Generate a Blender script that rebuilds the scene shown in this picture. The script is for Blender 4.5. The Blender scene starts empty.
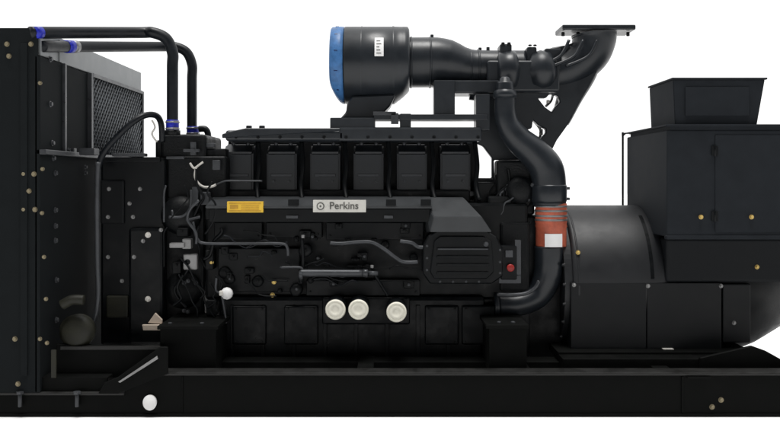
import bpy, bmesh, math, random
from mathutils import Vector, Matrix
random.seed(7)
sc = bpy.context.scene
C = sc.collection
D, F, PX, PY, CZ = 5.0, 850.0, 390.0, 180.0, 1.394   # camera distance to the skid face, focal length, principal point, eye height
def S(Y): return (D + Y) / F
def P(px, py, Y): return Vector(((px - PX) * S(Y), Y, CZ + (PY - py) * S(Y)))

# ---------------------------------------------------------------- materials
def mat(name, col, rough=0.45, metal=0.0, spec=0.3, var=0.35, bump=0.08, scale=9.0, rvar=0.15, coat=0.0, dust=0.0):
    m = bpy.data.materials.new(name); m.use_nodes = True
    nt = m.node_tree; b = nt.nodes['Principled BSDF']
    L = nt.links.new
    tc = nt.nodes.new('ShaderNodeTexCoord')
    n = nt.nodes.new('ShaderNodeTexNoise'); n.inputs['Scale'].default_value = scale
    n.inputs['Detail'].default_value = 8; n.inputs['Roughness'].default_value = 0.65
    L(tc.outputs['Object'], n.inputs['Vector'])
    r = nt.nodes.new('ShaderNodeMapRange'); r.inputs[1].default_value = .3; r.inputs[2].default_value = .7
    r.inputs[3].default_value = 1 - var; r.inputs[4].default_value = 1 + var
    L(n.outputs['Fac'], r.inputs[0])
    mx = nt.nodes.new('ShaderNodeVectorMath'); mx.operation = 'SCALE'
    mx.inputs[0].default_value = col; L(r.outputs[0], mx.inputs['Scale'])
    src = mx.outputs[0]
    if dust > 0:   # fine pale dust lying in blotches
        n3 = nt.nodes.new('ShaderNodeTexNoise'); n3.inputs['Scale'].default_value = 22
        n3.inputs['Detail'].default_value = 10; n3.inputs['Roughness'].default_value = .75
        L(tc.outputs['Object'], n3.inputs['Vector'])
        r3 = nt.nodes.new('ShaderNodeMapRange'); r3.inputs[1].default_value = .52; r3.inputs[2].default_value = .75
        r3.inputs[3].default_value = 0; r3.inputs[4].default_value = dust
        L(n3.outputs['Fac'], r3.inputs[0])
        m3 = nt.nodes.new('ShaderNodeMix'); m3.data_type = 'RGBA'
        L(r3.outputs[0], m3.inputs[0]); L(src, m3.inputs[6]); m3.inputs[7].default_value = (.16, .15, .135, 1)
        src = m3.outputs[2]
    L(src, b.inputs['Base Color'])
    n2 = nt.nodes.new('ShaderNodeTexNoise'); n2.inputs['Scale'].default_value = scale * 7
    n2.inputs['Detail'].default_value = 6; L(tc.outputs['Object'], n2.inputs['Vector'])
    r2 = nt.nodes.new('ShaderNodeMapRange'); r2.inputs[1].default_value = .3; r2.inputs[2].default_value = .7
    r2.inputs[3].default_value = max(.03, rough - rvar); r2.inputs[4].default_value = min(1, rough + rvar)
    L(n.outputs['Fac'], r2.inputs[0]); L(r2.outputs[0], b.inputs['Roughness'])
    b.inputs['Metallic'].default_value = metal
    b.inputs['Specular IOR Level'].default_value = spec
    b.inputs['Coat Weight'].default_value = coat
    if bump > 0:
        bp = nt.nodes.new('ShaderNodeBump'); bp.inputs['Strength'].default_value = bump
        bp.inputs['Distance'].default_value = .004
        L(n2.outputs['Fac'], bp.inputs['Height']); L(bp.outputs[0], b.inputs['Normal'])
    return m
BLACK = mat('black_paint', (.0030, .0038, .0046), .40, spec=.16, dust=.010)
SATIN = mat('satin_black_paint', (.0125, .0155, .0195), .36, spec=.38, var=.15, bump=.03, rvar=.06, dust=.006)
BOXP = mat('cabinet_paint', (.0175, .020, .0235), .72, spec=.06, var=.12, bump=.04, rvar=.05)
DRUM = mat('drum_paint', (.0075, .0085, .0105), .52, spec=.45, var=.12, bump=.03, rvar=.05)
LEDGE = mat('lit_ledge_paint', (.034, .037, .040), .42, spec=.4, var=.12, bump=.03, rvar=.05)  # light falling on the up-facing shelf is put into this paler base
EDGE = mat('lit_flange_paint', (.013, .013, .0125), .5, spec=.3, var=.3)  # paler skid tone: light caught along the top edges, painted in
CAST = mat('cast_black_paint', (.0036, .0044, .0052), .5, spec=.18, bump=.5, scale=14, dust=.03)
RADP = mat('radiator_black_paint', (.0095, .0112, .0122), .75, spec=.06, var=.12, bump=.05, rvar=.04)
SKID = mat('skid_black_paint', (.0038, .0041, .0039), .6, spec=.06, var=.25, dust=.010)
RUBBER = mat('black_rubber', (.005, .0065, .009), .42, spec=.25)
GREY = mat('grey_steel', (.19, .20, .205), .45, metal=.1, var=.12)
STEEL = mat('worn_steel', (.22, .22, .22), .4, metal=.6, var=.3)
DULL = mat('dull_grey_pipe', (.05, .053, .058), .38, metal=.3, var=.3)
WIRE = mat('guard_wire', (.10, .11, .12), .5, metal=.1)
BRASS = mat('passivated_bolt', (.20, .17, .11), .45, metal=.4)
GOLD = mat('gold_bolt', (.5, .36, .12), .35, metal=.5)
CREAM = mat('cream_plastic', (.78, .76, .66), .5, var=.06, bump=.02)
WHITE = mat('white_label', (.8, .8, .8), .5, var=.03, bump=0)
PALE = mat('pale_metal', (.62, .60, .56), .45, var=.15)
BEIGE = mat('beige_plate', (.62, .52, .43), .6, var=.1)
YELLOW = mat('yellow_label', (.75, .48, .05), .5, var=.08, bump=0)
ORANGE = mat('yellow_label_print', (.45, .25, .03), .5, bump=0)
BADGE = mat('badge_plate', (.62, .61, .57), .4, var=.1, metal=.1, bump=0)
INK = mat('badge_ink', (.12, .12, .11), .5, bump=0)
LBLUE = mat('filter_blue', (.045, .14, .33), .4, var=.4, scale=14)
DBLUE = mat('filter_dark_blue', (.006, .02, .09), .4)
CLAMP = mat('blue_hose', (.012, .02, .34), .4, var=.5, scale=25)
RED = mat('red_silicone', (.44, .105, .06), .5, var=.4, scale=9, bump=.35)
KNOB = mat('red_knob', (.25, .02, .018), .35)
OLIVE = mat('olive_primer', (.013, .013, .008), .6, var=.6)
CORE = mat('radiator_core', (.012, .013, .015), .7)

# ---------------------------------------------------------------- mesh collector
class M:
    def __init__(s, *mats): s.bm = bmesh.new(); s.mats = list(mats); s.mi = 0
    def _tag(s, n0, smooth=False):
        s.bm.faces.ensure_lookup_table()
        for f in s.bm.faces[n0:]: f.material_index = s.mi; f.smooth = smooth
    def _merge(s, tmp, smooth=False):
        for f in tmp.faces: f.smooth = smooth; f.material_index = s.mi
        me = bpy.data.meshes.new('t'); tmp.to_mesh(me); tmp.free(); s.bm.from_mesh(me); bpy.data.meshes.remove(me); return s
    def wbox(s, a, b, bev=.006, rot=None, piv=None, seg=2):
        t = bmesh.new(); bmesh.ops.create_cube(t, size=1)
        a = Vector(a); b = Vector(b); c = (a + b) / 2; d = b - a
        for v in t.verts: v.co = Vector((v.co.x * abs(d.x), v.co.y * abs(d.y), v.co.z * abs(d.z)))
        bev = min(bev, .45 * min(abs(d.x), abs(d.y), abs(d.z)))
        if bev > 0: bmesh.ops.bevel(t, geom=t.edges[:], offset=bev, segments=seg, profile=.5, affect='EDGES')
        if rot is not None: bmesh.ops.rotate(t, verts=t.verts, cent=(0, 0, 0), matrix=rot)
        bmesh.ops.translate(t, verts=t.verts, vec=c)
        return s._merge(t)
    def box(s, x0, x1, y0, y1, Y0, Y1, bev=.006, seg=2):   # image measures at depth Y0, metres deep
        return s.wbox(P(x0, y1, Y0), Vector((P(x1, 0, Y0).x, Y1, P(0, y0, Y0).z)), bev, seg=seg)
    def lathe(s, base, axis, prof, n=32, smooth=True, sharp=True):      # prof: (distance along axis, radius)
        t = bmesh.new(); axis = Vector(axis).normalized()
        q = axis.to_track_quat('Z', 'Y').to_matrix(); base = Vector(base)
        rings = []
        for h, r in prof:
            rings.append([t.verts.new(base + q @ Vector((r * math.cos(2 * math.pi * k / n), r * math.sin(2 * math.pi * k / n), h))) for k in range(n)])
        for a, b in zip(rings, rings[1:]):
            for k in range(n):
                t.faces.new((a[k], a[(k + 1) % n], b[(k + 1) % n], b[k]))
        t.faces.new(list(reversed(rings[0]))); t.faces.new(rings[-1])
        bmesh.ops.recalc_face_normals(t, faces=t.faces)
        s._merge(t, smooth)
        return s
    def cyl(s, a, b, r, n=24, cham=.15):
        a = Vector(a); b = Vector(b); L = (b - a).length; c = min(r * cham, L * .3)
        return s.lathe(a, b - a, [(0, r - c), (c, r), (L - c, r), (L, r - c)], n)
    def tube(s, pts, r, n=16, res=6, cap=True, straight=False):
        pts = [Vector(p) for p in pts]
        rs = list(r) if isinstance(r, (list, tuple)) else [r] * len(pts)
        P2, R2 = [], []
        if straight or len(pts) < 3: P2, R2 = pts, rs
        else:
            for i in range(len(pts) - 1):
                p0 = pts[max(i - 1, 0)]; p1 = pts[i]; p2 = pts[i + 1]; p3 = pts[min(i + 2, len(pts) - 1)]
                for k in range(res):
                    t = k / res
                    P2.append(.5 * ((2 * p1) + (p2 - p0) * t + (2 * p0 - 5 * p1 + 4 * p2 - p3) * t * t + (3 * p1 - p0 - 3 * p2 + p3) * t ** 3))
                    R2.append(rs[i] * (1 - t) + rs[i + 1] * t)
            P2.append(pts[-1]); R2.append(rs[-1])
        t = bmesh.new(); rings = []; up = None
        for i, p in enumerate(P2):
            d = (P2[min(i + 1, len(P2) - 1)] - P2[max(i - 1, 0)])
            if d.length < 1e-7: d = Vector((0, 0, 1))
            d.normalize()
            if up is None:
                up = Vector((0, 1, 0)) if abs(d.y) < .9 else Vector((1, 0, 0))
            up = (up - d * up.dot(d)).normalized(); v = d.cross(up)
            rings.append([t.verts.new(p + (up * math.cos(2 * math.pi * k / n) + v * math.sin(2 * math.pi * k / n)) * R2[i]) for k in range(n)])
        for a, b in zip(rings, rings[1:]):
            for k in range(n): t.faces.new((a[k], a[(k + 1) % n], b[(k + 1) % n], b[k]))
        if cap: t.faces.new(list(reversed(rings[0]))); t.faces.new(rings[-1])
        bmesh.ops.recalc_face_normals(t, faces=t.faces)
        return s._merge(t, True)
    def ptube(s, pts, rpx, Y, **k):      # path in image measures, at depth Y (or per point)
        pp = [P(p[0], p[1], p[2] if len(p) > 2 else Y) for p in pts]
        rr = [q * S(Y) for q in rpx] if isinstance(rpx, (list, tuple)) else rpx * S(Y)
        return s.tube(pp, rr, **k)
    def plate(s, outline, Y0, Y1, holes=(), bev=0.004):
        t = bmesh.new(); es = []
        for loop in [outline] + list(holes):
            vs = [t.verts.new(P(x, y, Y0)) for x, y in loop]
            es += [t.edges.new((vs[i], vs[(i + 1) % len(vs)])) for i in range(len(vs))]
        bmesh.ops.triangle_fill(t, edges=es, use_beauty=True, use_dissolve=False, normal=(0, -1, 0))
        r = bmesh.ops.extrude_face_region(t, geom=t.faces[:])
        vv = [g for g in r['geom'] if isinstance(g, bmesh.types.BMVert)]
        bmesh.ops.translate(t, verts=vv, vec=(0, Y1 - Y0, 0))
        bmesh.ops.recalc_face_normals(t, faces=t.faces)
        if bev:
            ed = [e for e in t.edges if len(e.link_faces) == 2 and e.calc_face_angle(0) > .5]
            bmesh.ops.bevel(t, geom=ed, offset=bev, segments=1, affect='EDGES')
        return s._merge(t)
    def prism(s, prof, x0, x1, bev=.004):     # profile of (Y, z) swept along x
        t = bmesh.new()
        a = [t.verts.new((x0, y, z)) for y, z in prof]; b = [t.verts.new((x1, y, z)) for y, z in prof]
        n = len(prof)
        for i in range(n): t.faces.new((a[i], a[(i + 1) % n], b[(i + 1) % n], b[i]))
        t.faces.new(a); t.faces.new(list(reversed(b)))
        bmesh.ops.recalc_face_normals(t, faces=t.faces)
        if bev: bmesh.ops.bevel(t, geom=t.edges[:], offset=bev, segments=2, affect='EDGES')
        return s._merge(t)
    def hexb(s, p, r=.012, h=.01, axis=(0, -1, 0)):    # bolt head with washer
        s.lathe(p, axis, [(-.003, r * 1.35), (.002, r * 1.35)], 14, False)
        s.lathe(Vector(p) + Vector(axis) * .002, axis, [(0, r), (h * .8, r), (h, r * .8)], 6, False)
        return s
    def text(s, word, loc, size, depth=.002, rz=0, sx=1):
        cu = bpy.data.curves.new('t', 'FONT'); cu.body = word; cu.size = size; cu.extrude = depth
        cu.align_x = 'CENTER'; cu.align_y = 'CENTER'; cu.offset = size * .015
        o = bpy.data.objects.new('t', cu); C.objects.link(o)
        bpy.context.view_layer.update()
        me = bpy.data.meshes.new_from_object(o.evaluated_get(bpy.context.evaluated_depsgraph_get()))
        bpy.data.objects.remove(o); t = bmesh.new(); t.from_mesh(me)
        for v in t.verts: v.co.x *= sx
        bmesh.ops.rotate(t, verts=t.verts, matrix=Matrix.Rotation(math.pi / 2, 3, 'X') @ Matrix.Rotation(rz, 3, 'Z'))
        bmesh.ops.translate(t, verts=t.verts, vec=loc)
        return s._merge(t)
    def build(s, name, parent, label=None, loc=None):
        me = bpy.data.meshes.new(name)
        for m in s.mats: me.materials.append(m)
        s.bm.to_mesh(me); s.bm.free()
        o = bpy.data.objects.new(name, me); C.objects.link(o); put(o, parent)
        if label: o['label'] = label
        if loc is not None: o.location = loc
        return o
def put(o, parent):
    if parent is not None:
        o.parent = parent
        if parent.parent is None: o.matrix_parent_inverse = Matrix.Translation(-parent.location)
def clone(o, loc, label=None):
    c = o.copy(); C.objects.link(c); c.parent = o.parent; c.matrix_parent_inverse = o.matrix_parent_inverse; c.location = loc
    if 'label' in c: del c['label']
    if label: c['label'] = label
    return c
def bolts(parent, spots, mat_, r=.011, axis=(0, -1, 0), name='bolt'):
    o0 = None
    for q in spots:
        px, py, Y = q[:3]
        p = P(px, py, Y)
        if o0 is None:
            m = M(mat_); m.hexb((0, 0, 0), r, .012, axis); o0 = m.build(name, parent, loc=p)
        else: clone(o0, p)

# ---------------------------------------------------------------- the thing
gs = bpy.data.objects.new('generator_set', None); C.objects.link(gs); gs.location = (0.2, 1.0, 0)
gs['label'] = 'black industrial diesel generator set on a steel skid, white background'
gs['category'] = 'generator'

# ================================================================ skid base
XL = -2.75; XR = 3.45
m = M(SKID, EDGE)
zt, zl = .259, .143; xs = P(124, 0, 0).x
def cbeam(m, x0, x1, Y0, Y1, z1, face):
    w = .017
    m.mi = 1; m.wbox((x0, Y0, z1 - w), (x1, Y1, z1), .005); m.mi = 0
    m.wbox((x0, Y0, 0.0), (x1, Y1, w), .004)
    yy = (Y0 + .012, Y0 + .030) if face < 0 else (Y1 - .030, Y1 - .012)
    m.wbox((x0, yy[0], w), (x1, yy[1], z1 - w), 0)
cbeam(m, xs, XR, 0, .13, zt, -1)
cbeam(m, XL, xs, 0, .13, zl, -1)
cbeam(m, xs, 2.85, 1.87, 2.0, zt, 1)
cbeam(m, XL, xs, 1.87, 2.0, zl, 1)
for x in (-2.7, -1.9): m.wbox((x, .13, .03), (x + .1, 1.87, zl - .005), .004)
for x in (-1.3, -.2, .75, 1.6): m.wbox((x, .13, .03), (x + .1, 1.87, zt - .006), .004)
m.wbox((P(683, 0, 0).x - .006, .004, .022), (P(683, 0, 0).x + .006, .012, zt - .022), .002)   # weld seam
m.wbox((P(182, 0, 0).x - .004, .006, .022), (P(182, 0, 0).x + .004, .012, zt - .022), .002)
m.wbox((P(687, 0, 0).x, -.006, zt - .035), (P(711, 0, 0).x, .002, zt - .022), .002)
base = m.build('base_frame', gs)
# stepped gusset at the left
m = M(SKID, STEEL)
m.plate([(98, 394), (104, 383), (118, 377), (160, 347), (168, 347), (168, 374), (118, 394)], -.012, .0)
m.mi = 1; m.plate([(118, 382), (120, 383), (158, 359), (157, 356)], -.020, -.0125, bev=.001)
m.build('gusset', base)
m = M(SKID)
m.plate([(700, 358), (752, 346), (766, 351), (784, 361), (800, 374), (700, 374)], .20, .225)
m.build('gusset', base)
m = M(WHITE); c = P(150, 402.5, 0)
m.lathe(c + Vector((0, .01, 0)), (0, -1, 0), [(0, .039), (.018, .041), (.026, .036)], 28)
for v in m.bm.verts: v.co.z = c.z + (v.co.z - c.z) * 1.12
m.build('hole_plug', base, 'round white plug in the side of the skid')
bolts(base, [(712, 407, .012), (721, 400, .012)], BRASS, .012)
# slim upper rails that carry the units
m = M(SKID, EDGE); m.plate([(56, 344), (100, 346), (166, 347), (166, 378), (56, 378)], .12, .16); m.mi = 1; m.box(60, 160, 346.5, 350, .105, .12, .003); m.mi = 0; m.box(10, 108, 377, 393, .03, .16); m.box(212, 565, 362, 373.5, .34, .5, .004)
m.box(563, 760, 359, 374, .22, .36, .004)
m.wbox((P(560, 0, .3).x, .36, zt), (2.3, 1.75, zt + .05), .004)
m.build('mounting_rail', base)
for x in (20, 77):
    m = M(DULL); m.cyl(P(x, 393, -.012), P(x, 407, -.012), .012, 12); m.lathe(P(x, 394, -.012), (0, 0, 1), [(0, .022), (.014, .022)], 6, False); m.build('stud', base)
for x0, x1, y0, tick in ((160, 216, 327, 1), (489, 527, 326, 0)):
    m = M(SKID, DULL); m.box(x0, x1, y0, 373.5, .16, .62, .006); m.box(x0 - 3, x1 + 2, y0 - 1, y0 + 3, .13, .64, .004)
    m.mi = 1
    if tick: m.box(191, 216, 371, 374, .135, .16, .002)
    for q in (x0 + 10, x1 - 14): m.hexb(P(q, y0 - 1, .2), .014, .02, (0, 0, 1))
    m.build('engine_mount', base)

# ================================================================ radiator
XF = P(38, 0, 0).x     # the side that faces the engine
m = M(RADP)
zr = 2.29
m.wbox((XL, .02, zl), (XF - .02, 2.05, 2.13), .01)
m.wbox((XL, 0, zl - .001), (XF - .004, .02, zr), .004)                 # front sheet
m.wbox((XL, .02, 2.13), (XF - .03, 2.05, zr - .01), .01)
m.wbox((XF - .10, -.010, zl + .1), (XF - .06, 0, 2.2), .002)
m.wbox((XF - .02, .0, zl), (XF + .012, .35, 2.125), .004)
m.wbox((XF - .02, .36, zl), (XF, .82, 2.125), .004)
rad = m.build('radiator', gs, 'tall black radiator unit with rows of pale bolts')
m = M(GREY); m.wbox((XF - .03, .03, 2.132), (XF + .004, 2.06, zr - .004), .004)
m.wbox((XF + .004, .30, 2.132), (XF + .012, .335, zr - .02), .002)
m.build('header_tank', rad, 'grey top edge of the radiator')
m = M(DULL)
for y0, y1, q in ((.34, .37, .03), (.815, .85, .03), (2.02, 2.06, .03)): m.wbox((XF - .01, y0, 1.56), (XF + q, y1, 2.128), .003)
m.wbox((XF - .01, .0, 1.545), (XF + .045, 2.06, 1.575), .004)
m.wbox((XF - .01, .85, 2.105), (XF + .03, 2.02, 2.131), .003)
m.build('guard_frame', rad)
m = M(CORE); m.wbox((XF - .018, .85, 1.575), (XF - .008, 2.02, 2.105), 0); m.build('core', rad)
m = M(WIRE)                                      # expanded mesh guard: real crossing wires
za, zb, ya, yb = 1.575, 2.105, .85, 2.02; st = .055; w = .0045; k = -1
hgt = zb - za
yy = ya - hgt
while yy < yb:
    for sgn in (1, -1):
        pts = []
        for t in (0, 1): pts.append([yy + hgt * t, za + hgt * t if sgn > 0 else zb - hgt * t])
        (y0, z0), (y1, z1) = pts
        if y0 < ya: f = (ya - y0) / (y1 - y0); z0 += (z1 - z0) * f; y0 = ya
        if y1 > yb: f = (yb - y0) / (y1 - y0); z1 = z0 + (z1 - z0) * f; y1 = yb
        if y1 - y0 > .01: m.tube([(XF + .012 + .004 * sgn, y0, z0), (XF + .012 + .004 * sgn, y1, z1)], w, n=5)
    yy += st
m.build('mesh_guard', rad)
# brown-olive castings low down, bracket strip, bolt rows
m = M(OLIVE); m.ptube([(62, 305), (72, 300), (84, 300)], 5, .1); m.lathe(P(80, 330, .2), (0, -1, 0), [(0, .10), (.06, .105), (.09, .07)], 24)
m.build('drain_housing', rad)
m = M(OLIVE, BEIGE); m.mi = 0; m.box(51, 56, 350, 378, -.012, .0, .002); m.build('bracket', rad)
m = M(DULL); m.ptube([(98, 162, .3), (97, 200, .3), (97.5, 260, .3), (98, 300, .3), (93, 322, .3), (80, 342, .3), (66, 350, .3)], 2.4, .3, n=10); m.build('hose', rad)
bolts(rad, [(7, 44, 0), (31, 44, 0), (9, 56, 0), (24, 174, 0), (34, 174, 0), (29, 191, 0), (24, 209.5, 0), (35, 209.5, 0), (15, 339, 0), (18, 384, 0)], BRASS, .0115)
bolts(rad, [(40, 83, -.002), (44, 257, -.002), (46, 299, -.002), (42.5, 169, -.002), (42, 213, -.002), (40, 339, -.002), (47, 343, -.002)], BRASS, .009)
def sidebolts(spots, mt, r):
    o0 = None
    for px, py in spots:
        d = 352 * D / (390 - px); p = Vector((XF + .014, d - D, CZ + (180 - py) / F * d))
        if o0 is None: mm = M(mt); mm.hexb((0, 0, 0), r, .012, (1, 0, 0)); o0 = mm.build('bolt', rad, loc=p)
        else: clone(o0, p)
sidebolts([(48, 59), (48, 104), (50, 143), (51, 158), (53, 173), (53, 210), (53, 226), (53, 240.5), (54, 280), (54, 320), (56, 44)], DULL, .014)
sidebolts([(83, 167), (83, 173), (66, 150)], DULL, .011)
# coolant pipes
for (y0, xe, Yp, rp, yb_, xs0, seed) in ((32.5, 172.5, .5, 5.6, 122, 30, 0), (46.5, 192, 1.05, 4.9, 128, 40, 1)):
    m = M(RUBBER)
    bend = 20 if seed == 0 else 18
    Ys = .0 if seed == 0 else .05
    pts = [(xs0, y0, Ys), (xs0 + 40, y0, Ys + (Yp - Ys) * .4), (xe - bend - 14, y0, Yp), (xe - bend, y0), (xe - bend * .32, y0 + bend * .3), (xe, y0 + bend), (xe, y0 + bend + 14), (xe, yb_ - 20), (xe, yb_)]
    m.ptube(pts, rp, Yp, n=20, res=8)
    cp = m.build('coolant_pipe', rad, ('outer' if seed == 0 else 'inner') + ' black coolant pipe bending over the radiator')
    m = M(CLAMP, STEEL)
    if seed == 0: m.tube([P(35, 32.5, .0), P(41, 32.5, .04)], 6.0 * S(.0), n=20)
    else: m.tube([P(66, 46.5, .33), P(72, 46.5, .38)], 6.4 * S(.35), n=20); m.mi = 1; m.tube([P(72, 46.5, .38), P(76.5, 46.5, .42)], 6.2 * S(.38), n=20)
    m.build('hose_clamp', rad)

# ================================================================ diesel engine
m = M(BLACK)
m.box(205, 528, 203, 300, .58, 1.45, .02)
m.box(218, 485, 296, 366, .52, 1.35, .03)
m.box(480, 530, 292, 366, .62, 1.35, .01)
m.box(222, 470, 190, 205, .7, 1.4, .01)
m.box(228, 466, 136, 200, .98, 1.3, .01)
m.box(463, 477, 140, 200, .88, 1.2, .01)
m.box(474, 520, 182, 215, .7, 1.3, .01)
m.box(520, 566, 215, 362, .66, 1.35, .02)       # flywheel housing
for x in range(240, 480, 26): m.hexb(P(x, 298, .575), .010, .01)
for x in range(232, 480, 31): m.wbox(P(x - 2, 360, .505), P(x + 2, 305, .52), .003)
eng = m.build('diesel_engine', gs, 'black diesel engine with three cream filter caps and raised air cleaner')

# sump details / crankcase doors
for x in (232, 284, 425, 462):
    m = M(BLACK); m.box(x, x + 34, 306, 345, .495, .52, .012, seg=3)
    for a in (4, 30):
        for b in (309, 342): m.hexb(P(x + a, b, .494), .006, .008)
    m.build('crankcase_door', eng)
# inlet rail
m = M(SATIN, BLACK)
m.box(225, 345, 130, 141, .6, .86, .02, seg=3); m.box(338, 482, 127, 141, .6, .86, .015)
m.plate([(222, 134), (234, 130.5), (246, 128), (340, 128), (340, 131), (222, 138)], .585, .6)
m.box(330, 375, 117.5, 130, .62, .84, .006)
for x in (249, 262): m.cyl(P(x, 130, .7), P(x, 125.5, .7), .02, 10)
m.mi = 1
for x in range(236, 480, 22): m.hexb(P(x, 137, .598), .008)
m.build('inlet_manifold', eng)
# filter cradle above the rail
m = M(SATIN, DULL)
m.box(374, 488, 114.2, 119.6, .62, .80, .004)
m.box(400, 411, 113.5, 128, .63, .78, .004)
m.box(476, 490, 94, 130, .63, .78, .004)
m.box(434, 455, 80, 116, .66, .80, .006)
m.mi = 1; m.box(373, 396, 111.5, 115, .60, .62, .002); m.box(391, 398.5, 113, 124, .60, .615, .002)
m.build('cradle', eng)
# rocker covers
m = M(SATIN, DULL)
x0, x1 = P(223, 0, .74).x, P(253, 0, .74).x
zc0, zc1 = P(0, 196, .74).z, P(0, 143.5, .74).z
m.prism([(.74, zc0), (1.0, zc0), (1.0, zc1 - .02), (.97, zc1), (.84, zc1), (.74, zc1 - .062)], x0, x1, .012)
m.prism([(.725, zc0), (.75, zc0), (.75, zc0 + .035), (.725, zc0 + .03)], x0 - .02, x1 + .02, .004)
m.mi = 1
for q in (.25, .75):
    m.cyl(((x0 + (x1 - x0) * q), .84, zc1 - .01), ((x0 + (x1 - x0) * q), .84, zc1 + .014), .013, 10)
    m.hexb((x0 + (x1 - x0) * q, .737, zc0 + .10), .009)
m.wbox((x0 + .03, .733, zc0 + .13), (x1 - .03, .742, zc0 + .15), .003)
rc = m.build('rocker_cover', eng)
for k in range(1, 6): clone(rc, (k * 43.5 * S(.74), 0, 0))
# small pipes between the heads
m = M(BLACK)
m.ptube([(258, 142, .72), (259, 165, .68), (257, 185, .66), (258, 200, .6)], 2.4, .7, n=10)
fp = m.build('fuel_pipe', eng)
for k in range(1, 6): clone(fp, (k * 43.5 * S(.70), 0, 0))
# side housing: sloping shelf over a dark flank
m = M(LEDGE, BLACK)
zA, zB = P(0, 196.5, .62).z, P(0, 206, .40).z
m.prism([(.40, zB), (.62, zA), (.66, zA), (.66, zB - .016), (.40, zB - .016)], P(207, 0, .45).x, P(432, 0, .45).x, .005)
t = bmesh.new()      # wide sloping end of the shelf
def quadblock(m, front, back):
    t = bmesh.new(); a = [t.verts.new(v) for v in front]; b = [t.verts.new(v) for v in back]; n = len(a)
    t.faces.new(a); t.faces.new(list(reversed(b)))
    for i in range(n): t.faces.new((a[i], b[i], b[(i + 1) % n], a[(i + 1) % n]))
    bmesh.ops.recalc_face_normals(t, faces=t.faces)
    bmesh.ops.bevel(t, geom=t.edges[:], offset=.004, segments=2, affect='EDGES')
    m._merge(t)
zT = P(0, 196.5, .62)
quadblock(m, [P(434, 217, .34), P(482, 217, .34), P(492, 232, .34), P(430, 232, .34)],
             [P(422, 197, .60), P(463, 197, .60), P(485, 232, .62), P(424, 232, .62)])
m.mi = 1
m.box(209, 430, 208.5, 222, .41, .6, .006)
for x in (288, 386, 421):
    m.box(x, x + 10, 199.5, 206, .385, .45, .003)
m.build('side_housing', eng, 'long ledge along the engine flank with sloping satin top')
for q in ((286, 298, 215.5, 218.5, .395, .415, .003), (384, 393, 215.5, 218.5, .395, .415, .003), (200, 209, 192, 205, .5, .56, .006), (192, 198, 187, 206, .5, .54, .003)):
    m = M(DULL); m.box(*q); m.build('clip', eng)
# plain flank panels below the shelf
for x0_, x1_, y0_, y1_ in ((214, 262, 222, 240), (266, 322, 222, 238), (326, 424, 222, 240), (218, 300, 248, 292), (306, 420, 280, 296)):
    m = M(BLACK); m.box(x0_, x1_, y0_, y1_, .50, .6, .008, seg=3)
    for q in (x0_ + 4, x1_ - 4): m.hexb(P(q, y1_ - 4, .498), .007)
    m.build('side_panel', eng)
# cooler with bolted ribbed cover
m = M(BLACK, DULL)
m.plate([(428, 236), (438, 230), (486, 230), (497, 237), (503, 250), (503, 276), (492, 284), (430, 284), (423, 274), (423, 246)], .38, .6, bev=.008)
m.plate([(434, 241), (440, 236), (484, 236), (492, 242), (494, 272), (487, 279), (434, 279), (430, 272)], .365, .382, bev=.006)
m.mi = 0
for y in (249, 257, 265, 273): m.box(437, 489, y - 1.2, y + 1.2, .352, .366, .003)
m.mi = 1
m.box(438, 488, 248.6, 249.8, .350, .352, .0005)
for x in (438, 450, 462, 474, 485): m.hexb(P(x, 229, .37), .0095, .016)
for x, y in ((427, 246), (427, 258), (427, 270), (500, 250), (500, 262), (500, 273), (440, 281.5), (453, 281.5), (466, 281.5), (479, 281.5)): m.hexb(P(x, y, .379), .006, .008)
m.build('oil_cooler', eng, 'ribbed black cover with bolts round its edge')
# pipes across the flank
def pipe(name, pts, r, Y, mt=DULL, label=None, par=None):
    m = M(mt); m.ptube(pts, r, Y, n=12, res=6)
    return m.build(name, par or eng, label)
pipe('fuel_pipe', [(193, 222), (195, 232), (198, 240), (206, 243.4), (240, 243.6), (280, 243.6), (287, 247), (288, 256)], 1.5, .42)
pipe('fuel_pipe', [(330, 243), (342, 243.5), (358, 242), (372, 242.5), (384, 249), (396, 258), (404, 262), (418, 262)], 1.9, .40)
pipe('fuel_pipe', [(400, 241), (412, 243), (418, 247), (426, 247)], 1.9, .40)
pipe('fuel_pipe', [(302, 238), (303, 262), (301, 284)], 1.6, .42, BLACK)
pipe('fuel_pipe', [(372, 270), (380, 283), (388, 296)], 1.6, .42, BLACK)
m = M(DULL, BLACK); m.ptube([(280, 267.5), (300, 267.5), (303, 272)], 1.1, .38)
m.ptube([(300, 273), (320, 273), (363, 273.2)], 3.6, .38, n=18); m.cyl(P(363, 273.2, .38), P(368, 273.2, .38), .026, 16); m.cyl(P(299, 275, .38), P(303, 275, .38), .028, 16)
m.ptube([(368, 273), (378, 273.5)], 2.2, .38); m.mi = 1; m.ptube([(301, 282), (301, 275)], 2.5, .38)
m.build('oil_pipe', eng, 'thick dull grey pipe above the cream filter caps')
for x, y in ((303, 238), (372, 268)):
    m = M(STEEL); m.cyl(P(x, y, .40), P(x, y - 3, .40), .012, 8); m.build('pipe_union', eng)
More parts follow.
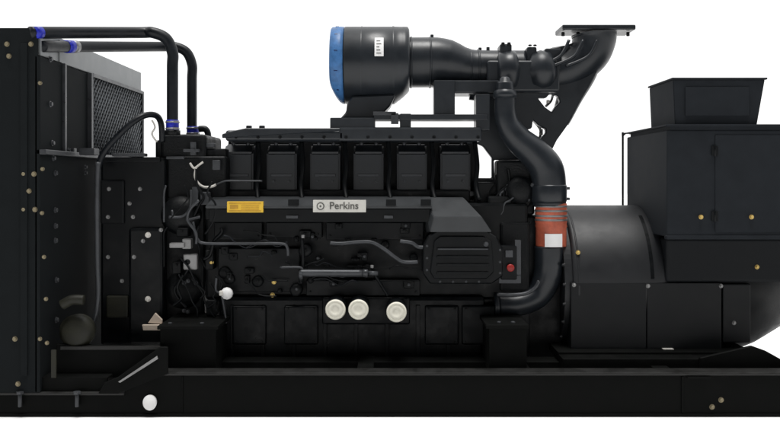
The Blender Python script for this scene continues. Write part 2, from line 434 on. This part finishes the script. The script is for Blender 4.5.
# irregular castings, lugs and conduits over the flank
rg = random.Random(21)
for k in range(34):
    x = rg.uniform(216, 415); y = rg.uniform(224, 292); w_ = rg.uniform(4, 13); h_ = rg.uniform(3, 9)
    m = M(CAST, DULL); Yf = rg.uniform(.455, .49)
    if rg.random() < .45:
        m.lathe(P(x, y, .51), (0, -1, 0), [(0, w_ * .0034), (.51 - Yf, w_ * .0033), (.52 - Yf, w_ * .0022)], 18)
    else: m.box(x - w_ / 2, x + w_ / 2, y - h_ / 2, y + h_ / 2, Yf, .52, .008, seg=3)
    m.mi = rg.random() < .3
    m.hexb(P(x, y, Yf - .012), .007)
    m.build('casting_lug', eng)
for k in range(14):
    x = rg.uniform(214, 400); y = rg.uniform(224, 285); pts = [(x, y)]
    for j in range(4): x += rg.uniform(2, 14); y += rg.uniform(-5, 7); pts.append((min(x, 424), min(y, 296)))
    pipe('cable', pts, rg.uniform(.5, 1.1), rg.uniform(.42, .455), BLACK if rg.random() < .6 else RUBBER)
# spin-on filters
def ofilter(x, y, ref=None):
    if ref: return clone(ref, P(x, y, .30))
    m = M(CREAM, BLACK)
    m.lathe((0, 0, 0), (0, -1, 0), [(-.005, .062), (.006, .0635), (.016, .0595), (.019, .053), (.0145, .050), (.0145, .047), (.017, .045), (.017, .022), (.013, .020), (.013, .006)], 36)
    m.mi = 1; m.lathe((0, .20, 0), (0, -1, 0), [(0, .060), (.02, .066), (.19, .067), (.197, .0645)], 36)
    for k in range(12):
        a = k * math.pi / 6; m.wbox((math.cos(a) * .066 - .003, .02, math.sin(a) * .066 - .003), (math.cos(a) * .066 + .003, .1, math.sin(a) * .066 + .003), .001)
    return m.build('oil_filter', eng, loc=P(x, y, .30))
f0 = ofilter(335.5, 309.5); ofilter(358.5, 309.5, f0); ofilter(396.5, 312, f0)
m = M(BLACK); m.box(322, 410, 297, 325, .50, .56, .015, seg=3); m.build('filter_head', eng)
# bright bits of the flank
m = M(WHITE, PALE); m.lathe(P(227, 293.5, .40), (0, -1, 0), [(0, .04), (.02, .036), (.03, .02)], 12); m.mi = 1; m.box(219, 224, 291, 296, .37, .4, .005)
m.build('drain_plug', eng, 'white drain plug low on the engine flank')
bolts(eng, [(211.5, 262.5, .48), (274, 282, .485), (272.5, 295, .485)], GOLD, .011)
# labels
m = M(YELLOW, ORANGE, BLACK); m.box(227, 263, 201.5, 212.5, .383, .411, .001); m.mi = 1
for y in (203.2, 210.8): m.box(229, 261, y - .5, y + .5, .3815, .383, 0)
m.mi = 1; m.box(230, 238, 205, 209, .3815, .383, 0)
for y in (205.2, 207.2, 209.2): m.box(241, 259, y - .35, y + .35, .3815, .383, 0)
m.build('warning_label', eng, 'small yellow sticker on the engine ledge')
m = M(BADGE, INK, SATIN); m.box(313, 366, 200, 212.3, .38, .411, .002)
m.mi = 1
c = P(320.5, 206.2, .3785)
m.lathe(c, (0, -1, 0), [(0, 3.9 * S(.38)), (.002, 3.9 * S(.38))], 20, False); m.mi = 0
m.lathe(c + Vector((0, -.002, 0)), (0, -1, 0), [(0, 2.8 * S(.38)), (.0015, 2.8 * S(.38))], 20, False); m.mi = 1
m.lathe(c + Vector((0, -.0035, 0)), (0, -1, 0), [(0, 1.3 * S(.38)), (.0012, 1.3 * S(.38))], 4, False)
m.text('Perkins', P(344, 206, .3785), .064, .0012, sx=.98)
m.build('name_badge', eng, 'pale maker badge with round emblem and grey lettering')

# front end of the engine (left): belt guard, pumps, hoses
m = M(BLACK)
m.box(100, 165, 157.5, 346, .55, 1.4, .02)
m.box(103, 160, 157, 162, .53, .6, .006)
m.box(128, 163, 228, 345, .50, .56, .02)
m.box(100, 124, 180, 224, .53, .56, .01)
eg = m.build('belt_guard', eng)
bolts(eng, [(109, 189, .53), (108, 217, .53), (129.5, 203.5, .55), (140, 189, .55), (133, 217, .55), (108, 257, .55), (134, 257, .50), (122, 281, .55), (161, 230, .5), (143, 241, .5)], STEEL, .010)
bolts(eng, [(148, 235, .5), (148, 299, .5)], PALE, .014)
m = M(DULL); m.box(63, 74, 148, 153, .45, .5, .004); m.box(79, 94, 148, 155, .45, .55, .004); m.box(112, 145, 153.2, 156.4, .50, .56, .003); m.build('top_bracket', eng)
m = M(BEIGE); m.plate([(148, 323), (153, 316), (155, 313), (162, 320), (162, 324)], .44, .46, bev=.002); m.build('timing_pointer', eng, 'small pale triangular tab')
m = M(BEIGE); m.plate([(142, 325), (172, 325), (168, 330.5), (143, 330.5)], .42, .44, bev=.002); m.build('bracket', eng, 'small pale beige strip below the belt guard')
m = M(OLIVE); m.box(106, 128, 296, 318, .52, .55, .01); m.build('cover_plate', eng)
# big arching breather hose
m = M(RUBBER); m.ptube([(98, 168, .42), (101, 158, .42), (108, 147, .42), (120, 134, .42), (132, 123, .42), (142, 116.5, .45), (151, 114.5, .5), (158, 117, .55), (161.5, 126, .6), (162, 142, .62)], 3.1, .45, n=14)
m.build('breather_hose', eng, 'black hose arching between radiator and engine')
m = M(PALE); m.ptube([(152, 120, .62), (155, 127, .62), (152, 134, .62), (157, 142, .62)], .9, .62, n=8); m.build('sensor_wire', eng)
# thermostat housing and pump cluster
m = M(CAST)
m.box(160, 206, 134, 160, .62, 1.15, .025, seg=3)
m.box(155, 168, 140, 160, .64, .95, .015)
m.lathe(P(172.5, 135, .5), (0, 0, 1), [(0, .05), (.03, .05), (.032, .04), (.09, .038)], 24)
m.lathe(P(192.5, 141, 1.05), (0, 0, 1), [(0, .05), (.03, .05), (.032, .04), (.08, .036)], 24)
m.box(166, 226, 156, 200, .60, 1.0, .02, seg=3)
m.lathe(P(183, 215, .62), (0, -1, 0), [(0, .13), (.08, .125), (.11, .09), (.13, .04)], 32)
m.box(163, 204, 196, 330, .60, 1.1, .02)
m.lathe(P(184, 290, .6), (0, -1, 0), [(0, .12), (.03, .12), (.05, .07), (.06, .03)], 32)
for k in range(8):
    a = k * math.pi / 4; m.hexb(P(183, 215, .54) + Vector((math.cos(a) * .1, 0, math.sin(a) * .1)), .009)
m.box(196, 226, 148.5, 160, .66, .9, .01)
m.build('thermostat_housing', eng)
for x, y, Yp, r, h in ((172.5, 125.5, .5, 6.4, 11), (193, 131, 1.05, 6.2, 9)):
    m = M(CLAMP, STEEL); a = P(x, y + h / 2, Yp); b = P(x, y - h / 2, Yp); m.cyl(a, b, r * S(Yp), 22, .08)
    m.mi = 1
    for q in (.2, .8):
        p = a.lerp(b, q); m.lathe(p - Vector((0, 0, .005)), (0, 0, 1), [(0, (r + .5) * S(Yp)), (.01, (r + .5) * S(Yp))], 22); m.wbox(p + Vector((.02, -(r + 1.5) * S(Yp), -.007)), p + Vector((.05, -(r - 1) * S(Yp), .007)), .002)
    m.build('hose_coupling', eng, 'blue hose coupling on the ' + ('left' if Yp < .8 else 'right') + ' coolant pipe')
m = M(RUBBER); m.ptube([(199, 129, .9), (205, 129, .9), (208, 134, .9), (208, 146, .9)], 3.2, .9, n=12); m.build('bypass_hose', eng)
m = M(PALE); m.ptube([(190, 163), (194, 168), (199, 165), (203, 162)], 1.1, .56, n=8)
m.ptube([(196, 168), (195, 176), (198, 183), (204, 187), (212, 186.5), (216, 184.5)], 1.3, .56, n=8, res=8); m.build('wiring', eng, 'pale bare wiring at the front of the engine')
pipe('fuel_pipe', [(216, 184.5), (226, 181), (240, 181), (262, 181)], .9, .56, DULL)
for q in ((190, 196, 142, 155, .58, .6, .004), (166, 184, 156.5, 159, .56, .58, .003), (183, 199, 149, 152, .56, .6, .003), (212, 220, 160, 170, .55, .58, .006), (200, 214, 143, 147, .64, .7, .004)):
    m = M(DULL); m.box(*q); m.build('clip', eng)
pipe('coolant_pipe', [(169, 217), (180, 217), (186, 214), (190, 208), (191, 200), (191, 190)], 1.3, .46)
pipe('coolant_pipe', [(186, 220), (192, 219), (200, 217)], 1.4, .46)
pipe('coolant_pipe', [(172, 210), (173, 217)], 1.2, .46)
m = M(STEEL, BLACK); m.box(169, 184, 243, 248, .40, .46, .006); m.box(182, 191, 239, 249, .42, .48, .006); m.box(183, 197, 254, 270, .43, .47, .008); m.mi = 1; m.lathe(P(187.5, 262, .43), (0, -1, 0), [(0, .018), (.003, .018)], 14)
m.build('alternator_bracket', eng, 'dull bare metal bracket at the engine front')
for x, y in ((184, 283), (188, 281), (196, 283), (184, 311), (188, 312)):
    m = M(DULL); m.hexb(P(x, y, .50), .010, .01); m.build('bolt', eng)
# assorted small hoses and cables for the engine front
for _ in range(16):
    x = random.uniform(166, 222); y = random.uniform(165, 300); pts = [(x, y)]
    for k in range(4): x += random.uniform(-9, 9); y += random.uniform(4, 16); pts.append((min(max(x, 164), 226), y))
    pipe('cable', pts, random.uniform(.7, 1.8), random.uniform(.40, .5), BLACK if random.random() < .7 else DULL)
for x0_, y0_, w_, h_ in ((205, 206, 9, 14), (176, 228, 12, 9), (205, 250, 8, 20), (172, 262, 9, 12), (206, 300, 10, 16)):
    m = M(CAST); m.box(x0_, x0_ + w_, y0_, y0_ + h_, .47, .58, .01, seg=3); m.hexb(P(x0_ + w_ / 2, y0_ + 3, .468), .007); m.build('sensor_housing', eng)

# ================================================================ air cleaner
Ya = .92
zc = CZ + (180 - 65.5) * S(Ya); Rr = 38.8 * S(Ya) * .992
m = M(SATIN, DULL)
xa, xb = P(343.5, 0, Ya).x, P(404, 0, Ya).x
def X(px): return P(px, 0, Ya).x - P(331, 0, Ya).x
m.lathe((P(331, 0, Ya).x, Ya, zc), (1, 0, 0), [(X(345), Rr * .985), (X(346), Rr), (X(361), Rr), (X(361.6), Rr * 1.008), (X(362.6), Rr * 1.008), (X(363), Rr), (X(392), Rr), (X(392.5), Rr * 1.01), (X(394), Rr * 1.01), (X(394.5), Rr), (X(402), Rr * .995), (X(403), Rr), (X(407.5), Rr * .995), (X(409), Rr * .93), (X(409.4), Rr * .72)], 72)
m.plate([(352, 96), (396, 94), (390, 106), (378, 118.5), (340, 118.5), (346, 112), (347, 104)], .74, .98, bev=.01)
xe_ = P(396, 0, Ya).x
for v in m.bm.verts:
    if v.co.x > xe_ and zc - Rr * 1.02 < v.co.z < zc - .08:
        v.co.z += (zc - .08 - v.co.z) * min(.42, (v.co.x - xe_) * 5)
af = m.build('air_cleaner', eng, 'large black cylindrical air cleaner with blue end')
m = M(LBLUE, DBLUE)
m.lathe((P(331, 0, Ya).x, Ya, zc), (1, 0, 0), [(X(332), Rr * .45), (X(331.3), Rr * .86), (X(331.8), Rr * .95), (X(333), Rr * .985), (X(341), Rr), (X(344.5), Rr * .99)], 72)
m.mi = 1
m.lathe((P(330.6, 0, Ya).x, Ya, zc), (1, 0, 0), [(0, Rr * .62), (.012, Rr * .66)], 48)
for k in range(24):
    a = k * math.pi / 12; p = Vector((P(338, 0, Ya).x, Ya + math.cos(a) * Rr * .985, zc + math.sin(a) * Rr * .985)); m.mi = 1
    m.wbox(p - Vector((.012, .006, .003)), p + Vector((.012, .006, .003)), .001, rot=Matrix.Rotation(-a, 3, 'X')) if k % 2 else None
for v in m.bm.verts:
    if v.co.z < zc - .1: v.co.x += (zc - .1 - v.co.z) ** 2 * 2.4 * max(0, min(1, (P(345, 0, Ya).x - v.co.x) / .08))
m.build('filter_end_cap', eng, 'blue end ring of the air cleaner')
m = M(WHITE, INK)
pl = P(379, 50.5, Ya - Rr)
# label wrapped on the cylinder
def wrapped(m, x0, x1, z0, z1, rr, n=10):
    t = bmesh.new(); rows = []
    for k in range(n + 1):
        z = z0 + (z1 - z0) * k / n; y = Ya - math.sqrt(max(0, rr * rr - (z - zc) ** 2))
        rows.append((t.verts.new((x0, y, z)), t.verts.new((x1, y, z))))
    for a, b in zip(rows, rows[1:]): t.faces.new((a[0], a[1], b[1], b[0]))
    m._merge(t, True)
zl0, zl1 = zc + .026, zc + .158
xl0, xl1 = P(374.6, 0, Ya - Rr * .93).x, P(383.6, 0, Ya - Rr * .93).x
wrapped(m, xl0, xl1, zl0, zl1, Rr + .003); m.mi = 1
for k in range(5): wrapped(m, xl0 + .012, xl1 - .016 - .006 * (k % 3), zl0 + .018 + k * .022, zl0 + .024 + k * .022, Rr + .0045, 2)
m.build('filter_label', eng, 'white upright label on the air cleaner')
# duct from the cleaner to the turbocharger
m = M(SATIN)
m.ptube([(408, 62.5), (415, 62.5), (436, 62.5), (448, 64), (462, 67), (474, 68.5), (500, 69), (524, 69)], [25, 25, 25, 24, 20, 18.6, 18.6, 18.6], Ya, n=36)
for x in (411, 430, 470, 478): m.cyl(P(x - 1, 62.5 if x < 440 else 68.5, Ya), P(x + 1, 62.5 if x < 440 else 68.5, Ya), (25.9 if x < 440 else 19.5) * S(Ya), 36, .03)
for x, y in ((432, 36.5), (480, 49.5), (488, 49)): m.cyl(P(x, y + 3, Ya), P(x, y - 2, Ya), .012, 8)
m.build('air_duct', eng)
# turbocharger
Yt = .85
m = M(SATIN, CAST)
m.lathe(P(497, 0, Yt) * 0 + Vector((P(496, 0, Yt).x, Yt, CZ + (180 - 72) * S(Yt))), (1, 0, 0), [(0, .10), (.02, .135), (.10, .15), (.13, .14), (.15, .09), (.22, .085), (.24, .13), (.30, .15), (.36, .14), (.40, .10)], 40)
m.box(500, 512, 43.5, 60, .80, .95, .012); m.box(527, 537, 46.5, 62, .80, .92, .012); m.box(545, 562, 48, 70, .8, .95, .012)
m.box(487, 560, 60, 92, .76, .98, .02, seg=3)
m.ptube([(470, 92), (480, 93), (492, 92)], 8, Yt, n=20)
m.box(440, 500, 80, 93, .7, .95, .01)
m.mi = 1
for x in (503, 509, 530, 535): m.cyl(P(x, 46, .8), P(x, 42.3 if x < 520 else 44.5, .8), .012, 8)
tb = m.build('turbocharger', eng)
# lower volutes of the engine-mounted bracket mass
m = M(SATIN)
m.plate([(486, 84), (520, 60), (570, 58), (600, 66), (596, 74), (590, 85), (582, 98), (574.5, 112), (567, 126), (557, 140), (551, 152), (545, 160), (494, 160), (495, 186), (474, 186), (478.5, 178), (492, 178), (492, 158), (483.5, 146.5), (478, 144), (466, 144), (466, 128), (476, 128), (487, 112)],
        .84, .90, holes=[[(538, 98), (546, 98), (550, 93.5), (558, 96), (560, 102), (555, 107), (552, 112), (545, 107)],
                          [(533, 120), (538, 125), (546, 129), (546, 133), (539, 140), (535, 138), (527, 134), (527, 130), (532, 128)]], bev=.006)
m.build('support_bracket', eng, 'angled bracket below the exhaust outlet with two openings')
m = M(STEEL, PALE)
m.ptube([(534, 121, .9), (541, 131, .92), (538, 141, .95)], 1.4, .9, n=8); m.mi = 1; m.cyl(P(541, 129, .93), P(541, 135, .93), .014, 10)
m.build('pipe_union', eng); m = M(STEEL, PALE); m.ptube([(546, 106, .9), (551, 101, .95), (553, 94, .95)], 1.3, .9, n=8); m.mi = 1; m.cyl(P(548, 100, .93), P(548, 104, .93), .012, 10)
m.build('pipe_union', eng)
# exhaust outlet with square flange
m = M(SATIN, CAST)
Ye = .92
m.ptube([(594, 34), (594, 40), (590, 52), (581, 62), (568, 70), (552, 74), (538, 75)], [22.5, 21.5, 20.5, 19.5, 18, 17, 17], Ye, n=36)
m.ptube([(584, 50, .95), (580, 72, .95), (570, 96, .95), (560, 122, .95)], [20, 17, 13, 9], Ye, n=20)
m.plate([(540, 52), (553, 47), (566, 45), (580, 40), (605, 40), (603, 62), (590, 80), (540, 80)], .88, .94, bev=.008)
for v in range(3): m.ptube([(597 - v * 14, 40, .78), (588 - v * 14, 56, .76), (566 - v * 14, 66, .75)], 1.6, .8, n=8)
m.mi = 0
m.wbox(Vector((P(559, 0, Ye).x, .80, P(0, 32.5, Ye).z)), Vector((P(631, 0, Ye).x, 1.06, P(0, 27.5, Ye).z)), .008)
m.mi = 1
for x in (563, 578, 611, 628): m.cyl(P(x, 36, .86), P(x, 32, .86), .012, 8)
m.build('exhaust_outlet', eng, 'wide flanged exhaust outlet on top')
# big charge pipe
m = M(SATIN, CAST)
m.ptube([(505, 82, .60), (505, 98, .60), (505, 112, .60), (508, 125, .60), (518, 139, .60), (534, 153, .60), (546, 168, .60), (549, 186, .6), (549, 206, .6)], [8, 10, 10.5, 11.5, 13.5, 15.5, 17, 17, 16.5], .60, n=36)
m.lathe(P(505, 98, .6), (0, 0, 1), [(0, .075), (.02, .08), (.045, .072), (.06, .05), (.13, .035), (.14, .02)], 28)
m.lathe(P(549, 203, .6), (0, 0, 1), [(0, .110), (.02, .117), (.11, .117), (.12, .112)], 40)
m.build('charge_pipe', eng, 'fat curved black pipe running down from the turbocharger')
for q in (187, 197.5): m = M(DULL); m.box(565, 570, q, q + 2.7, .6, .63, .002); m.build('bolt_lug', eng)
m = M(RED, STEEL, WHITE)
zz = lambda y: P(0, y, .6).z
xc = P(551, 0, .6).x; r0 = 15.2 * S(.6)
prof = []
hs = []
y = 246
z0 = zz(246); z1 = zz(203)
prof = [(0, r0)]
n = 6
for k in range(n):
    a = (z1 - z0) * (.42 + .58 * k / n); b = (z1 - z0) * (.42 + .58 * (k + .5) / n); prof += [(a, r0), (b, r0 * 1.05)]
prof.append((z1 - z0, r0))
m.lathe((xc, .6, z0), (0, 0, 1), prof, 40)
m.mi = 1
for y in (206, 210.5, 215.5, 219.5): m.lathe((xc, .6, zz(y + 1.1)), (0, 0, 1), [(0, r0 * 1.05), (.002, r0 * 1.07), (.011, r0 * 1.07), (.013, r0 * 1.05)], 40)
m.mi = 2; t = bmesh.new()
rows = []
for k in range(9):
    a = math.radians(-90 - 33 + 66 * k / 8) ; rr = r0 + .004
    rows.append((t.verts.new((xc + math.cos(a) * rr, .6 + math.sin(a) * rr, zz(246))), t.verts.new((xc + math.cos(a) * rr, .6 + math.sin(a) * rr, zz(233)))))
for a, b in zip(rows, rows[1:]): t.faces.new((a[0], b[0], b[1], a[1]))
m._merge(t, True)
m.build('red_hose', eng, 'red flexible hose section with white label')
m = M(SATIN)
m.ptube([(549, 246, .6), (549, 262, .6), (547, 278, .6), (538, 295, .6), (520, 304, .58), (497, 306, .56)], [14.5, 14.5, 14, 12.5, 11.5, 11], .6, n=32)
m.lathe(P(498, 306, .56), (-1, 0, 0), [(0, .085), (.025, .085)], 32)
m.build('lower_elbow', eng)
pipe('elbow_highlight', [(497, 294.5), (512, 295), (526, 293.5), (535, 288), (539, 281)], 2.0, .42, DULL)  # added grey tube drawing the highlight along the elbow's inner curve
m = M(DULL, KNOB, BLACK)
m.box(515, 521, 240, 275, .42, .44, .003); m.box(499, 521, 275, 283.5, .43, .44, .003)
m.mi = 2; m.box(501, 517, 246, 280, .41, .5, .008)
m.build('switch_bracket', eng)
m = M(DULL); m.box(505.5, 513, 250.5, 257.5, .395, .41, .003); m.build('switch_plate', eng)
m = M(KNOB); m.lathe(P(510, 267.5, .41), (0, -1, 0), [(0, .018), (.015, .023), (.028, .024), (.033, .018)], 24); m.build('stop_button', eng, 'round red stop button')
bolts(eng, [(500, 319, .5), (511, 319, .5)], STEEL, .012)
# wiring loom and little fittings around the turbo side of the block
for _ in range(26):
    x = random.uniform(500, 532); y = random.uniform(168, 225); pts = [(x, y)]
    dx = random.uniform(-6, 3)
    for k in range(4): x += dx + random.uniform(-4, 4); y += random.uniform(3, 9); pts.append((max(480, min(x, 534)) if y > 184 else max(496, x), y))
    pipe('cable', pts, random.uniform(.6, 1.5), random.uniform(.58, .69), BLACK if random.random() < .75 else DULL)
m = M(CAST)
m.box(497, 535, 160, 215, .64, .8, .02, seg=3); m.box(488, 512, 196, 232, .60, .72, .015); m.lathe(P(520, 190, .62), (0, -1, 0), [(0, .09), (.03, .09), (.05, .05)], 24)
m.box(500, 530, 222, 292, .56, .7, .02)
m.build('exhaust_manifold', eng)
bolts(eng, [(533, 185, .58), (528, 199, .6), (486, 244, .36)], DULL, .012)

# ================================================================ alternator
AY, AZ, AR = 1.0, .683, .534
Xw = lambda px, Y: P(px, 0, Y).x
xd0, xd1 = Xw(566, .7), Xw(664, .62)
m = M(DRUM, BLACK)
Ld = xd1 - xd0
m.lathe((xd0, AY, AZ), (1, 0, 0), [(0, AR - .03), (.004, AR - .004), (.03, AR), (Ld - .10, AR), (Ld - .05, AR - .004), (Ld - .02, AR - .02), (Ld, AR - .06)], 128)
# adapter flange to the flywheel housing
m.lathe((xd0 - .05, AY, AZ), (1, 0, 0), [(0, AR - .02), (.05, AR - .02)], 96, False)
m.mi = 1
m.lathe((xd1 - .01, AY, AZ), (1, 0, 0), [(0, AR - .05), (.52, AR - .05), (.60, AR - .062), (.70, AR - .10), (.80, AR - .155), (.95, AR - .24), (1.0, AR - .34), (1.01, .1)], 96)
m.mi = 0
for k in range(9):
    a = math.radians(-52 + k * 14); yy_, zz_ = AY - math.cos(a) * (AR - .012), AZ + math.sin(a) * (AR - .012)
    m.hexb((xd0 - .052, yy_, zz_), .010, .012, (-1, 0, 0))
m.lathe((xd0 + .03, AY, AZ), (1, 0, 0), [(0, AR - .002), (.002, AR + .0035), (.012, AR + .0035), (.014, AR - .002)], 128)
alt = m.build('alternator', gs, 'smooth black drum-shaped alternator at the right')
m = M(BLACK)      # narrow vent slot in the drum
th0, th1 = math.radians(62), math.radians(8)
t = bmesh.new(); xa_ = Xw(644, .62); xb_ = Xw(647.5, .62); rr = AR + .002; rows = []
for k in range(12):
    a = th0 + (th1 - th0) * k / 11 ; y = AY - math.cos(a) * rr; z = AZ + math.sin(a) * rr
    rows.append((t.verts.new((xa_, y, z)), t.verts.new((xb_, y, z)), t.verts.new((xb_, y + .01, z - .003)), t.verts.new((xa_, y + .01, z - .003))))
for a, b in zip(rows, rows[1:]):
    for k in range(4): t.faces.new((a[k], a[(k + 1) % 4], b[(k + 1) % 4], b[k]))
t.faces.new(rows[0]); t.faces.new(tuple(reversed(rows[-1]))); bmesh.ops.recalc_face_normals(t, faces=t.faces)
m._merge(t); m.build('vent_slot', alt)
m = M(mat('flank_paint', (.0055, .0064, .0076), .5, spec=.22, var=.15, bump=.04, rvar=.05), DULL)       # lower flank panels and feet
m.box(571, 646.3, 283, 356, .4635, .6, .004); m.box(647.2, 721.5, 283, 356, .4635, .6, .004); m.box(723, 751, 284, 343, .475, .6, .008)
m.box(571, 722, 352.5, 355, .455, .5, .003)
m.build('side_panel', alt)
bolts(alt, [(578, 252.5, .515), (757, 267, .47)], GOLD, .011)
bolts(alt, [(574, 285, .462), (648, 286, .462), (721, 286, .462), (734, 323, .474), (650, 211, .72)], STEEL, .010)
m = M(mat('rear_housing_paint', (.0085, .0098, .0115), .55, spec=.15, var=.12, bump=.04, rvar=.05)); m.box(666, 800, 238.5, 282.5, .472, .8, .02, seg=4); m.build('rear_housing', alt)
m = M(PALE); m.box(663.5, 674, 349, 354.5, .43, .4635, .002); m.build('rating_plate', alt, 'small pale plate low on the alternator')
# terminal box
m = M(BOXP)
zb0, zb1 = P(0, 237, .32).z, P(0, 130, .32).z
bx0 = Xw(667, .32)
m.wbox((bx0, .32, zb0), (3.45, 1.22, zb1), .008)
m.wbox((bx0 - .006, .31, zb0 - .015), (3.46, .36, zb0 + .01), .005)
m.wbox((bx0 + .30, .314, zb0 + .03), (3.4, .321, zb1 - .03), .003)
tbx = m.build('terminal_box', alt, 'large black terminal box above the alternator')
hg = None
for z in (zb0 + .13, zb1 - .13):
    if hg is None:
        m = M(BLACK); m.cyl((0, 0, -.035), (0, 0, .035), .007, 10); m.wbox((-.02, -.002, -.03), (.02, .003, .03), .001); hg = m.build('hinge', tbx, loc=(bx0 + .296, .3115, z))
    else: clone(hg, (bx0 + .296, .3115, z))
m = M(BOXP, DULL)
m.wbox((bx0 + .02, .325, zb1), (3.45, 1.2, zb1 + .022), 0)
m.wbox((bx0 - .012, .305, zb1 + .022), (3.47, .335, zb1 + .036), .003)
m.wbox((bx0 - .012, .335, zb1 + .024), (bx0 + .02, 1.24, zb1 + .034), .003)
m.wbox((bx0 + .02, .335, zb1 + .022), (3.47, 1.24, zb1 + .034), 0)
m.build('terminal_box_lid', alt)
m = M(BLACK); m.tube([(bx0 - .03, 1.22, zb0 + .1), (bx0 - .03, 1.22, zb1 - .01), (bx0 - .03, 1.22, zb1 + .012), (bx0 - .018, 1.2, zb1 + .028)], .008, n=8); m.build('earth_cable', alt)
bolts(alt, [(701, 217, .31), (751.5, 217, .31)], GOLD, .011)

# ================================================================ control panel
zf = .36
m = M(BOXP, BLACK)
zt0 = zb1 + .036
# hopper-shaped cabinet, wider at the top
front = [P(675, 127, zf), P(757, 127, zf), P(765, 79.5, zf), P(673, 79.5, zf)]
dz = .49
back = [Vector((v.x, v.y + dz, v.z)) for v in front]
for v in front + back:
    if v.z < P(0, 120, zf).z: v.z = zt0
quadblock(m, front, back)
a = P(673, 79.5, zf); b = P(765, 79.5, zf)
m.wbox((a.x - .008, zf - .01, a.z), (b.x + .012, zf + dz + .01, a.z + .012), .003)
cp = m.build('control_panel', gs, 'black control cabinet wider at the top, standing on the terminal box')
m = M(BOXP)
c0 = P(685, 116, zf - .004); c1 = P(749, 87, zf - .004)
m.wbox((c0.x, zf - .012, c0.z), (c1.x, zf - .002, c1.z), .005)
m.build('access_cover', cp)

# ---------------------------------------------------------------- floor
me = bpy.data.meshes.new('floor'); me.from_pydata([(-80, -80, 0), (80, -80, 0), (80, 80, 0), (-80, 80, 0)], [], [(0, 1, 2, 3)])
me.materials.append(mat('white_floor', (.9, .9, .9), .8, spec=.2, var=.01, bump=0))
fl = bpy.data.objects.new('floor', me); C.objects.link(fl); fl['kind'] = 'structure'; fl.location.z = -.002

# ---------------------------------------------------------------- world: bright white backdrop behind and above, front dimmed to keep black faces dark
w = bpy.data.worlds.new('World'); sc.world = w; w.use_nodes = True
nt = w.node_tree; bg = nt.nodes['Background']
tc = nt.nodes.new('ShaderNodeTexCoord'); sp = nt.nodes.new('ShaderNodeSeparateXYZ'); nt.links.new(tc.outputs['Generated'], sp.inputs[0])
mr = nt.nodes.new('ShaderNodeMapRange'); mr.interpolation_type = 'SMOOTHSTEP'
mr.inputs[1].default_value = -.35; mr.inputs[2].default_value = .35; mr.inputs[3].default_value = .04; mr.inputs[4].default_value = 1.25
ma = nt.nodes.new('ShaderNodeMath'); ma.operation = 'MULTIPLY_ADD'; ma.inputs[1].default_value = .55
nt.links.new(sp.outputs['Z'], ma.inputs[0]); nt.links.new(sp.outputs['Y'], ma.inputs[2]); nt.links.new(ma.outputs[0], mr.inputs[0]); nt.links.new(mr.outputs[0], bg.inputs['Strength'])
bg.inputs['Color'].default_value = (1, 1, 1, 1)
s = bpy.data.lights.new('overhead_light', 'SUN'); s.energy = 2.9; s.angle = math.radians(25); s.color = (1, .985, .96)
so = bpy.data.objects.new('overhead_light', s); C.objects.link(so); so.rotation_euler = (math.radians(6), 0, 0); so.location = (0, 0, 6)

# ---------------------------------------------------------------- camera
cam = bpy.data.cameras.new('camera'); co = bpy.data.objects.new('camera', cam); C.objects.link(co)
co.location = (0, -D, CZ); co.rotation_euler = (math.pi / 2, 0, 0)
cam.sensor_width = 36; cam.lens = 36 * F / 780; cam.shift_y = -40 / 780; cam.clip_end = 500
sc.camera = co
sc.view_settings.view_transform = 'Standard'; sc.view_settings.look = 'None'; sc.view_settings.gamma = 1; sc.view_settings.exposure = 0
